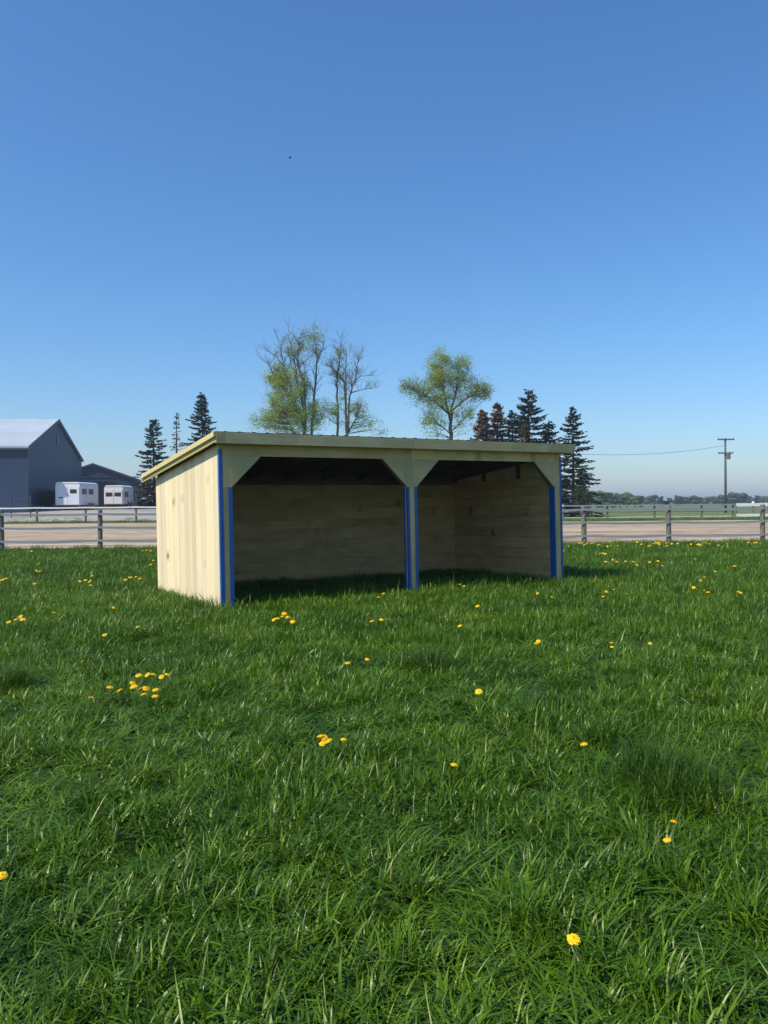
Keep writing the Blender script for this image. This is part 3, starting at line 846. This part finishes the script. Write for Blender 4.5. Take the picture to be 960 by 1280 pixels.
rail('wire_rail', P, .06, .03, M_TRIM, yf, 0); rail('wire_rail', [(a_, b_, c_ - .7) for a_, b_, c_ in P], .05, .03, M_TRIM, yf, 0)

# ------------------------------------------------------------------ trees
def needle_mat(name, dark, light):
    return leafy(name, dark, light, .6, .12, (1.0, 1.1, .6), .25, False, 'isl')
M_SPR = needle_mat('spruce_needles', (.016, .027, .014), (.060, .080, .036))
M_SPR2 = needle_mat('spruce_needles_blue', (.018, .030, .021), (.060, .085, .050))
M_BRN = needle_mat('dead_needles', (.13, .068, .024), (.32, .18, .075))
M_OLV = needle_mat('olive_needles', (.05, .05, .015), (.12, .105, .03))
M_BARK = plain('tree_bark', (.085, .075, .062), .9, 0, .35, 3)
M_LEAF_Y = leafy('spring_leaf_yellow', (.19, .26, .028), (.42, .48, .07), .5, .4, (1.1, 1.15, .5), .3, False, 'isl')
M_LEAF_G = leafy('spring_leaf_green', (.16, .25, .05), (.35, .45, .12), .5, .4, (1.1, 1.15, .6), .3, False, 'isl')

def spray(mb, p, d, L, w, r_):
    d = Vector(d).normalized(); s = d.cross(Vector((0, 0, 1)))
    if s.length < .01: s = Vector((1, 0, 0))
    s.normalize(); s = (s + Vector((0, 0, 1)) * r_.uniform(-.6, .6)).normalized()
    m = p + d * L * .5
    mb._add([p, m + s * w, p + d * L, m - s * w], [(0, 1, 2, 3)])
def spruce(px, pytop, Y, R, label, needles=M_SPR, dens=1.0, seed=0, power=.85, gap=.12, bare=0.0, zbase=None, group=None, cat='tree', name='spruce_tree', second=None, lowcut=0.0):
    r_ = random.Random(seed); top = at(px, pytop, Y)
    z0 = zt(top.x, Y) if zbase is None else zbase; H = top.z - z0
    root = empty(name, (top.x, Y, z0), label=label, cat=cat, group=group)
    b = MB(); lean = r_.uniform(-.01, .01) * H
    b.tube([(0, 0, -.3), (lean * .4, 0, H * .5), (lean, 0, H)], [H * .016 + .05, H * .009 + .03, .02], 7); b.build('trunk', M_BARK, root, True)
    mb = MB(); z = H * lowcut + .3
    br = MB()
    while z < H - .15:
        t = z / H
        prof = min(1.0, (1 - t) / .72) ** power * (1 if t > .12 else .75 + 2 * t)
        nb = max(4, int(7 * dens))
        phase = r_.uniform(0, 6.28); lvl = r_.uniform(.78, 1.12)
        for i in range(nb):
            if r_.random() < gap: continue
            a = phase + 6.283 * i / nb + r_.uniform(-.35, .35)
            L = max(.18, R * prof * lvl * (r_.uniform(.4, .8) if r_.random() < .45 else r_.uniform(.8, 1.25)))
            dh = Vector((math.cos(a), math.sin(a), 0)); p0 = Vector((lean * t, 0, z + r_.uniform(-.32, .32)))
            up0 = .35 * t - .12 + r_.uniform(-.1, .1)
            ns = max(3, int(L / .15)); P = []
            for k in range(ns + 1):
                u = k / ns
                P.append(p0 + dh * (L * u) + Vector((0, 0, L * (up0 * u - .38 * u * u * (1 - t * .7) + .22 * u ** 3))))
            br.tube([P[0], P[len(P) // 2], P[-1]], [.035, .02, .008], 3, False)
            for k in range(1, ns + 1):
                u = k / ns
                if u < .22 or r_.random() < bare: continue
                for q in range(5 if dens >= 1 else 3):
                    ang = r_.choice((-1, 1)) * r_.uniform(.25, 1.05)
                    dd = Vector((dh.x * math.cos(ang) - dh.y * math.sin(ang), dh.x * math.sin(ang) + dh.y * math.cos(ang), r_.uniform(-.6, .15)))
                    mb.cur = 1 if (second and r_.random() < .25) else 0
                    spray(mb, P[k] + Vector((0, 0, r_.uniform(-.06, .06))), dd, r_.uniform(.38, .75) * (1.1 - .45 * u) * (.65 + .35 * prof), r_.uniform(.07, .15), r_)
        z += r_.uniform(.26, .42) * (1.0 if t < .8 else .75)
    for k in range(10): spray(mb, Vector((lean, 0, H - .6 + k * .05)), Vector((r_.uniform(-.5, .5), r_.uniform(-.5, .5), 1)), .35, .05, r_)
    mb.build('crown', [needles, second or needles], root)
    br.build('branches', M_BARK, root)
    return root
spruce(192, 525, 102, 2.5, 'dark spruce with ragged gaps, leftmost of three left of the shed', M_SPR, 1, 1, .6, .28)
spruce(219.5, 516, 112, 1.45, 'thin sparse spire of a spruce between two thicker ones', M_SPR2, .7, 2, .85, .3, .35)
spruce(253, 491, 106, 2.9, 'tall dense dark spruce standing above the left roof corner', M_SPR, 1.15, 3, .68, .12)
spruce(661, 488, 96, 4.3, 'broad tall dark spruce above the right end of the roof', M_SPR, 1.1, 4, .62, .2, second=M_SPR2)
spruce(716, 508, 92, 3.1, 'spreading spruce with drooping boughs right of the shed', M_SPR, 1.1, 5, .80, .18, .05)
spruce(621, 503, 97, 2.2, 'taller rust-brown dead spruce above the roof', M_BRN, 1.5, 6, .6, .06)
spruce(604, 513, 95, 2.2, 'shorter rust-brown dead spruce left of the taller brown one', M_BRN, 1.5, 7, .6, .06, second=M_OLV)
spruce(641, 513, 99, 2.4, 'dark brownish spruce squeezed between the brown and the broad spruce', M_SPR, 1, 8, .6, .2, second=M_BRN)
spruce(657, 530, 90, 1.5, 'small olive-brown spruce in front of the broad dark one', M_OLV, 1, 9, .6, .15, second=M_BRN)
spruce(686, 526, 98, 3.0, 'low dark spruce filling the gap beside the spreading one', M_SPR, 1, 10, .6, .2)
spruce(184, 599, 92, 1.4, 'low dark brownish conifer against the left shed corner', M_SPR, 1, 11, .4, .1, second=M_BRN)

def decid(name, label, Y, base, stems, zones, seed, twig=1.0, org=(0, 0), scale=1.0, group=None, leafm=(M_LEAF_Y, M_LEAF_G), r0=.22, cat='tree', depth=1.0):
    """stems: pixel polylines with start/end radius; zones: (px,py,rx,ry,clusters,leaves,mat) leafy regions."""
    r_ = random.Random(seed)
    def P(q, dy=0.0): return at(org[0] + q[0] / scale, org[1] + q[1] / scale, Y + dy)
    bp = P(base); z0 = zt(bp.x, Y)
    root = empty(name, (bp.x, Y, z0), label=label, cat=cat, group=group); O = Vector((bp.x, Y, z0))
    tb = MB(); nodes = []
    for si, (pl_, ra, rb) in enumerate(stems):
        dy1 = r_.uniform(-1.6, 1.6) * depth; pts_ = []
        sub = []
        for (a_, c_) in zip(pl_, pl_[1:]):
            for j in range(5): sub.append((a_[0] + (c_[0] - a_[0]) * j / 5, a_[1] + (c_[1] - a_[1]) * j / 5))
        sub.append(pl_[-1]); n = len(sub)
        for i, q in enumerate(sub):
            pts_.append(P(q, dy1 * i / n) - O + Vector((r_.gauss(0, .05), r_.gauss(0, .06), 0)))
        rs = [ra + (rb - ra) * (i / (n - 1)) ** .8 for i in range(n)]
        tb.tube(pts_, rs, 6 if ra > .1 else 4)
        for i in range(n): nodes.append((pts_[i], rs[i], (pts_[min(i + 1, n - 1)] - pts_[max(i - 1, 0)]).normalized(), i / n, si))
    wg = MB()
    def twigs(p, d, L, r, lvl):
        k = 4; q = Vector(p); pts_ = [q.copy()]; dd = Vector(d)
        for i in range(k):
            dd = (dd + Vector((r_.gauss(0, .16), r_.gauss(0, .16), r_.gauss(.06, .12)))).normalized()
            q = q + dd * (L / k); pts_.append(q.copy())
        wg.tube(pts_, [r * (1 - .8 * i / k) for i in range(k + 1)], 3, False)
        if lvl > 0:
            for i in range(1, k + 1):
                for _ in range(2 if lvl > 1 else r_.choice((1, 2))):
                    a = r_.uniform(0, 6.28); v = Vector((math.cos(a), math.sin(a), r_.uniform(.1, .9))).normalized()
                    twigs(pts_[i], (dd * .75 + v * .65).normalized(), L * r_.uniform(.35, .6), r * .5, lvl - 1)
    for (p, r, d, t, si) in nodes:
        if t < .35: continue
        for _ in range(2):
            if r_.random() < .62 * twig:
                a = r_.uniform(0, 6.28); v = Vector((math.cos(a), math.sin(a), r_.uniform(-.1, .6))).normalized()
                twigs(p, (d * .7 + v * .8).normalized(), r_.uniform(.7, 1.9) * (1.15 - .4 * t), min(.035, r * .5), 2 if r_.random() < .5 else 1)
    lf = MB()
    for (zx, zy, rx_, ry_, nc, nl, mi) in zones:
        c = P((zx, zy)) - O; ax = 1.12 * rx_ / scale * Y / F; az = 1.12 * ry_ / scale * Y / F
        for _ in range(int(nc * .68)):
            while True:
                u = Vector((r_.uniform(-1, 1), r_.uniform(-1, 1), r_.uniform(-1, 1)))
                if u.length < 1: break
            q = c + Vector((u.x * ax, u.y * ax * depth, u.z * az))
            best = min(nodes, key=lambda n_: (n_[0] - q).length + (2.5 if n_[0].z > q.z - .2 else 0))
            mid_ = best[0].lerp(q, .55) + Vector((r_.gauss(0, .2), r_.gauss(0, .2), r_.uniform(.0, .3)))
            wg.tube([best[0], mid_, q], [min(.05, best[1] * .6), .022, .008], 3, False)
            spread = r_.uniform(.22, .62)
            for _ in range(int(nl * 3.6 * r_.uniform(.5, 1.4))):
                pz = q + Vector((r_.gauss(0, spread), r_.gauss(0, spread), r_.gauss(0, spread * .8)))
                n_ = Vector((r_.gauss(0, 1), r_.gauss(0, 1), r_.gauss(0, 1))).normalized()
                s1 = n_.cross(Vector((.3, .2, 1))).normalized(); s2 = n_.cross(s1); L = r_.uniform(.05, .095)
                lf.cur = mi if r_.random() < .85 else 1 - mi
                lf._add([pz - s1 * L, pz + s2 * L * .55, pz + s1 * L, pz - s2 * L * .55], [(0, 1, 2, 3)])
    tb.build('trunk', M_BARK, root, True)
    wg.build('branches', M_BARK, root)
    if lf.v: lf.build('crown', list(leafm), root)
    return root
oA = dict(org=(310, 400), scale=5.647)
decid('poplar_tree', 'tall many-stemmed poplar in yellow-green young leaf left of centre', 100, (395, 1300),
      [([(395, 1300), (398, 800), (402, 600), (395, 440), (352, 330), (355, 200), (375, 90)], .30, .03),
       ([(398, 640), (352, 450), (330, 300), (290, 130), (281, 30)], .17, .02),
       ([(395, 760), (310, 520), (262, 360), (235, 230), (202, 100)], .16, .02),
       ([(430, 1300), (450, 800), (462, 570), (480, 430), (486, 300), (480, 180), (456, 40)], .24, .025),
       ([(310, 540), (200, 420), (135, 300), (72, 262)], .10, .015), ([(250, 320), (190, 250), (112, 205)], .08, .015),
       ([(380, 900), (270, 700), (180, 620)], .12, .02), ([(355, 330), (420, 280), (460, 230)], .06, .015), ([(486, 300), (530, 200), (545, 90)], .06, .012),
       ([(352, 440), (300, 300), (285, 200)], .08, .015)],
      [(225, 410, 75, 80, 70, 34, 0), (300, 520, 120, 170, 130, 34, 0), (270, 660, 130, 130, 120, 34, 0), (390, 480, 45, 100, 25, 24, 1), (165, 700, 70, 100, 40, 28, 1), (340, 730, 90, 80, 50, 30, 1),
       (470, 680, 50, 110, 55, 30, 1), (380, 150, 40, 90, 22, 18, 1), (470, 120, 40, 90, 26, 18, 1), (300, 200, 60, 90, 14, 14, 1), (60, 740, 45, 60, 18, 20, 1), (180, 540, 40, 70, 16, 24, 1), (350, 240, 60, 120, 30, 16, 1), (240, 250, 70, 80, 16, 12, 1), (490, 230, 40, 90, 18, 14, 1)], 21, .9, **oA)
decid('bare_tree', 'nearly bare grey-stemmed tree with thin twigs right of the poplar', 101, (690, 1300),
      [([(640, 1300), (632, 810), (628, 480), (640, 330), (652, 200), (672, 110)], .22, .02), ([(695, 1300), (695, 810), (690, 560), (682, 450), (656, 400), (600, 340), (565, 320)], .24, .012),
       ([(705, 800), (715, 560), (722, 520), (750, 430), (776, 280), (782, 250)], .17, .015), ([(690, 560), (692, 300), (702, 190)], .12, .012),
       ([(722, 515), (800, 492), (900, 480)], .08, .012), ([(752, 430), (800, 395), (905, 392)], .06, .012), ([(710, 790), (760, 690), (805, 600)], .12, .02), ([(600, 350), (600, 300), (610, 270)], .04, .01)],
      [(775, 660, 60, 90, 40, 22, 1), (870, 720, 70, 70, 22, 12, 1), (650, 660, 60, 120, 26, 16, 1), (575, 640, 50, 70, 30, 20, 1), (700, 320, 110, 150, 44, 9, 1), (640, 450, 70, 120, 22, 10, 1), (840, 440, 60, 50, 10, 9, 1), (930, 790, 40, 30, 10, 12, 1)], 22, 1.35, leafm=(M_LEAF_Y, M_LEAF_G), **oA)
oC = dict(org=(490, 430), scale=3.556)
decid('leafy_tree', 'round-crowned tree in fresh light green leaf behind the middle of the roof', 99, (262, 800),
      [([(262, 800), (262, 420), (258, 320), (236, 250), (226, 150), (212, 50)], .34, .03), ([(262, 340), (268, 270), (292, 180), (290, 70)], .22, .03), ([(250, 310), (190, 252), (100, 200), (42, 186)], .14, .02),
       ([(264, 300), (330, 242), (395, 205), (430, 222)], .14, .02), ([(262, 400), (200, 350), (160, 330)], .09, .02), ([(262, 390), (310, 340), (350, 300)], .09, .02), ([(292, 180), (335, 130), (345, 110)], .07, .02)],
      [(212, 110, 48, 85, 95, 34, 0), (225, 190, 60, 60, 45, 30, 0), (300, 130, 50, 70, 60, 30, 1), (75, 190, 45, 28, 34, 26, 1), (150, 215, 40, 45, 36, 28, 1), (400, 212, 42, 38, 46, 30, 1), (335, 215, 45, 50, 32, 24, 1),
       (185, 265, 45, 45, 38, 28, 1), (185, 355, 50, 60, 46, 26, 1), (320, 330, 50, 70, 40, 20, 1), (255, 250, 60, 60, 26, 24, 0), (110, 255, 25, 20, 6, 14, 1), (355, 180, 40, 40, 14, 20, 1)], 23, .8, **oC)

# shrub beside the barn
def shrub(px, py0, py1, Y, wpx, label, m, seed, name='shrub'):
    r_ = random.Random(seed); c = at(px, py1, Y); z0 = zt(c.x, Y); H = at(px, py0, Y).z - z0; Wd = wpx * Y / F
    root = empty(name, (c.x, Y, z0), label=label, cat='shrub'); st = MB(); lf = MB()
    for i in range(26):
        a = r_.uniform(0, 6.28); t = Vector((math.cos(a) * Wd * .5 * r_.random(), math.sin(a) * Wd * .5 * r_.random(), H * r_.uniform(.5, 1)))
        st.tube([(0, 0, -.1), t * .5 + Vector((0, 0, .2)), t], [.04, .02, .01], 3, False)
        for _ in range(110):
            p = t + Vector((r_.gauss(0, .28), r_.gauss(0, .28), r_.gauss(-.2, .35))); n_ = Vector((r_.gauss(0, 1), r_.gauss(0, 1), r_.gauss(0, 1))).normalized()
            s1 = n_.cross(Vector((.3, .2, 1))).normalized(); s2 = n_.cross(s1); L = r_.uniform(.06, .12)
            lf._add([p - s1 * L, p + s2 * L * .6, p + s1 * L, p - s2 * L * .6], [(0, 1, 2, 3)])
    st.build('stems', M_BARK, root); lf.build('foliage', m, root)
shrub(59, 617, 636, 89, 17, 'dark bush between the big barn and the taller trailer', M_SPR, 31)
shrub(727, 611, 632, 88, 20, 'dark low bush at the foot of the spreading spruce', M_SPR, 32)

# distant trees along the horizon
def far_leaf(name, dark, light): return leafy(name, dark, light, .7, .2, None, .2, False, 'isl')
M_FAR = [far_leaf('far_leaves', (.07, .105, .04), (.14, .19, .07)), far_leaf('far_leaves_pale', (.09, .13, .045), (.17, .22, .075)), far_leaf('far_leaves_dark', (.035, .055, .035), (.07, .10, .05))]
def far_proto(seed, m, H=8.0, Wd=5.0, con=False):
    r_ = random.Random(seed); lf = MB(); blobs = []
    for i in range(16):
        a = r_.uniform(0, 6.28); rr = r_.uniform(0, Wd * .33); zz = H * r_.uniform(.12, .85)
        if con: rr *= (1 - zz / H); 
        blobs.append((Vector((math.cos(a) * rr, math.sin(a) * rr, zz)), r_.uniform(.5, 1.0) * Wd * .22))
    for (c, R) in blobs:
        for _ in range(150):
            n_ = Vector((r_.gauss(0, 1), r_.gauss(0, 1), r_.gauss(0, 1))).normalized(); p = c + n_ * R * r_.uniform(.55, 1.1)
            s1 = n_.cross(Vector((.3, .2, 1))).normalized(); s2 = n_.cross(s1); L = r_.uniform(.2, .42)
            lf._add([p - s1 * L, p + s2 * L * .7, p + s1 * L, p - s2 * L * .7], [(0, 1, 2, 3)])
    o = lf.build('crown', m); COL.objects.unlink(o)
    t = MB(); t.tube([(0, 0, -.5), (0, 0, H * .7)], [.25, .08], 5); tr = t.build('trunk', M_BARK); COL.objects.unlink(tr)
    return o, tr
protos = [far_proto(i, M_FAR[[0, 1, 0, 2][i]]) for i in range(4)]
RT = random.Random(77)
def far_tree(px, pytop, Y, wpx, k, label, group):
    c = at(px, 628, Y); z0 = zt(c.x, Y) - .3; H = at(px, pytop, Y).z - z0
    r = empty('distant_tree', (c.x, Y, z0), RT.uniform(0, 6.28), label=label, cat='tree', group=group)
    for o in protos[k]:
        q = o.copy(); COL.objects.link(q); q.parent = r; q.scale = (wpx * Y / F / 5.0,) * 2 + (H / 7.6,)
GT = 'distant trees along the horizon'
runs = [(738, 614, 22, 1), (746, 612, 20, 1), (754, 614, 22, 0), (765, 614.5, 20, 1), (775, 616, 20, 0), (784, 615, 18, 0), (794, 616, 18, 2), (801, 617, 16, 2), (812, 617, 15, 2), (818, 618, 14, 0),
        (827, 620, 8, 3), (836, 622, 8, 3), (846, 619, 9, 3), (853, 617.5, 10, 2), (861, 618.5, 12, 2), (868, 619, 14, 0), (876, 619, 12, 2), (884, 618.5, 13, 2), (893, 617.5, 13, 2),
        (902, 618, 12, 0), (908, 616, 16, 2), (917, 615, 18, 0), (925, 615.5, 17, 0), (932, 617.5, 14, 2), (946, 619, 9, 3), (954, 617.5, 10, 2), (960, 618, 12, 2)]
for (px, pt, w, k) in runs:
    near = px < 800
    far_tree(px, pt, 330 + RT.uniform(-15, 15) if near else 470 + RT.uniform(-40, 40), w * 1.25, k,
             'hazy green tree in the near end of the distant wood, beside the spreading spruce' if near else 'small hazy tree on the far horizon on the right',
             'distant wood beside the spruce' if near else GT)
for px in range(640, 1060, 7):                        # low scrub line that closes the horizon
    if px < 962 and RT.random() < .75: far_tree(px, 624.5 + RT.uniform(-1, 1), 620 + RT.uniform(-40, 40), 11, RT.choice((0, 2, 3)), 'very low hazy tree closing the far horizon', 'low trees closing the horizon')

# ------------------------------------------------------------------ utility pole, wire, bird
Yp = 120.0
M_POLE = plain('pole_wood', (.10, .095, .09), .9, 0, .2)
pb = at(907, 628, Yp); ptop = at(907, 547.5, Yp)
up = empty('utility_pole', (pb.x, Yp, 0), label='tall wooden utility pole with two crossarms on the right', cat='utility pole')
b = MB(); b.tube([(0, 0, -.5), (0, 0, ptop.z * .5), (0, 0, ptop.z)], [.20, .17, .13], 10); b.build('pole', M_POLE, up, True)
for py, w0, w1 in ((549.5, 10.5, 10.5), (566.5, 9.5, 9.0)):
    z = at(907, py, Yp).z; b = MB(); b.box((-w0 * Yp / F, -.27, z - .10), (w1 * Yp / F, -.14, z + .10), 0); ca = b.build('crossarm', M_POLE, up, bevel=.01)
    for x in (-1.1, -.6, .55, 1.1):
        b = MB(); b.tube([(x, -.2, z + .10), (x, -.2, z + .26), (x, -.2, z + .30)], [.04, .06, .03], 6); b.build('insulator', M_GALV, ca)
z = at(907, 569, Yp).z
b = MB(); b.tube([(.32, -.30, z - .62), (.32, -.30, z + .35), (.32, -.30, z + .42)], [.30, .30, .22], 12); b.build('transformer', plain('transformer_grey', (.12, .13, .14), .5), up)
w0 = at(905, 557, Yp); w1 = at(640, 561, 100)
b = MB(); pts_ = []
for i in range(25):
    t_ = i / 24; pts_.append(w0.lerp(w1, t_) + Vector((0, 0, -1.05 * 4 * t_ * (1 - t_))))
b.tube(pts_, .022, 4); prop(b.build('power_line', plain('cable_black', (.04, .04, .045), .6)), 'thin sagging wire running left from the utility pole', 'power line')
bp_ = at(362.5, 197.6, 55.0)
br_ = empty('bird', bp_, .6, label='tiny dark bird flying high in the blue sky', cat='bird')
M_BIRD = plain('bird_dark', (.012, .013, .018), .8)
b = MB(); b.tube([(-.11, 0, 0), (-.07, 0, .012), (0, 0, .02), (.06, 0, .018), (.10, 0, .02), (.125, 0, .012)], [.012, .032, .042, .032, .022, .004], 8)
for sg in (-1, 1):
    b._add([(.05, sg * .02, .03), (-.05, sg * .02, .025), (-.045, sg * .10, .075), (-.07, sg * .20, .055), (.0, sg * .12, .085)], [(0, 1, 2, 4), (4, 2, 3)])
b._add([(-.10, -.015, .006), (-.10, .015, .006), (-.17, .03, .0), (-.17, -.03, .0)], [(0, 1, 2, 3)])
b.build('body', M_BIRD, br_, True)

# ------------------------------------------------------------------ haze
HAZE = 0.00045
hb = MB(); hb.box((-3100, -70, -4), (3100, 3700, 30), 0)
hm = bpy.data.materials.new('haze_air'); hm.use_nodes = True; nt = hm.node_tree; nt.nodes.clear()
out = nt.nodes.new('ShaderNodeOutputMaterial'); pv = nt.nodes.new('ShaderNodeVolumePrincipled')
pv.inputs['Color'].default_value = (.70, .82, 1.0, 1); pv.inputs['Density'].default_value = HAZE; pv.inputs['Anisotropy'].default_value = .2
nt.links.new(pv.outputs[0], out.inputs['Volume'])
if HAZE > 0:
    hz = hb.build('haze', hm); prop(hz, 'pale blue haze over the far fields', 'haze', None, 'stuff')
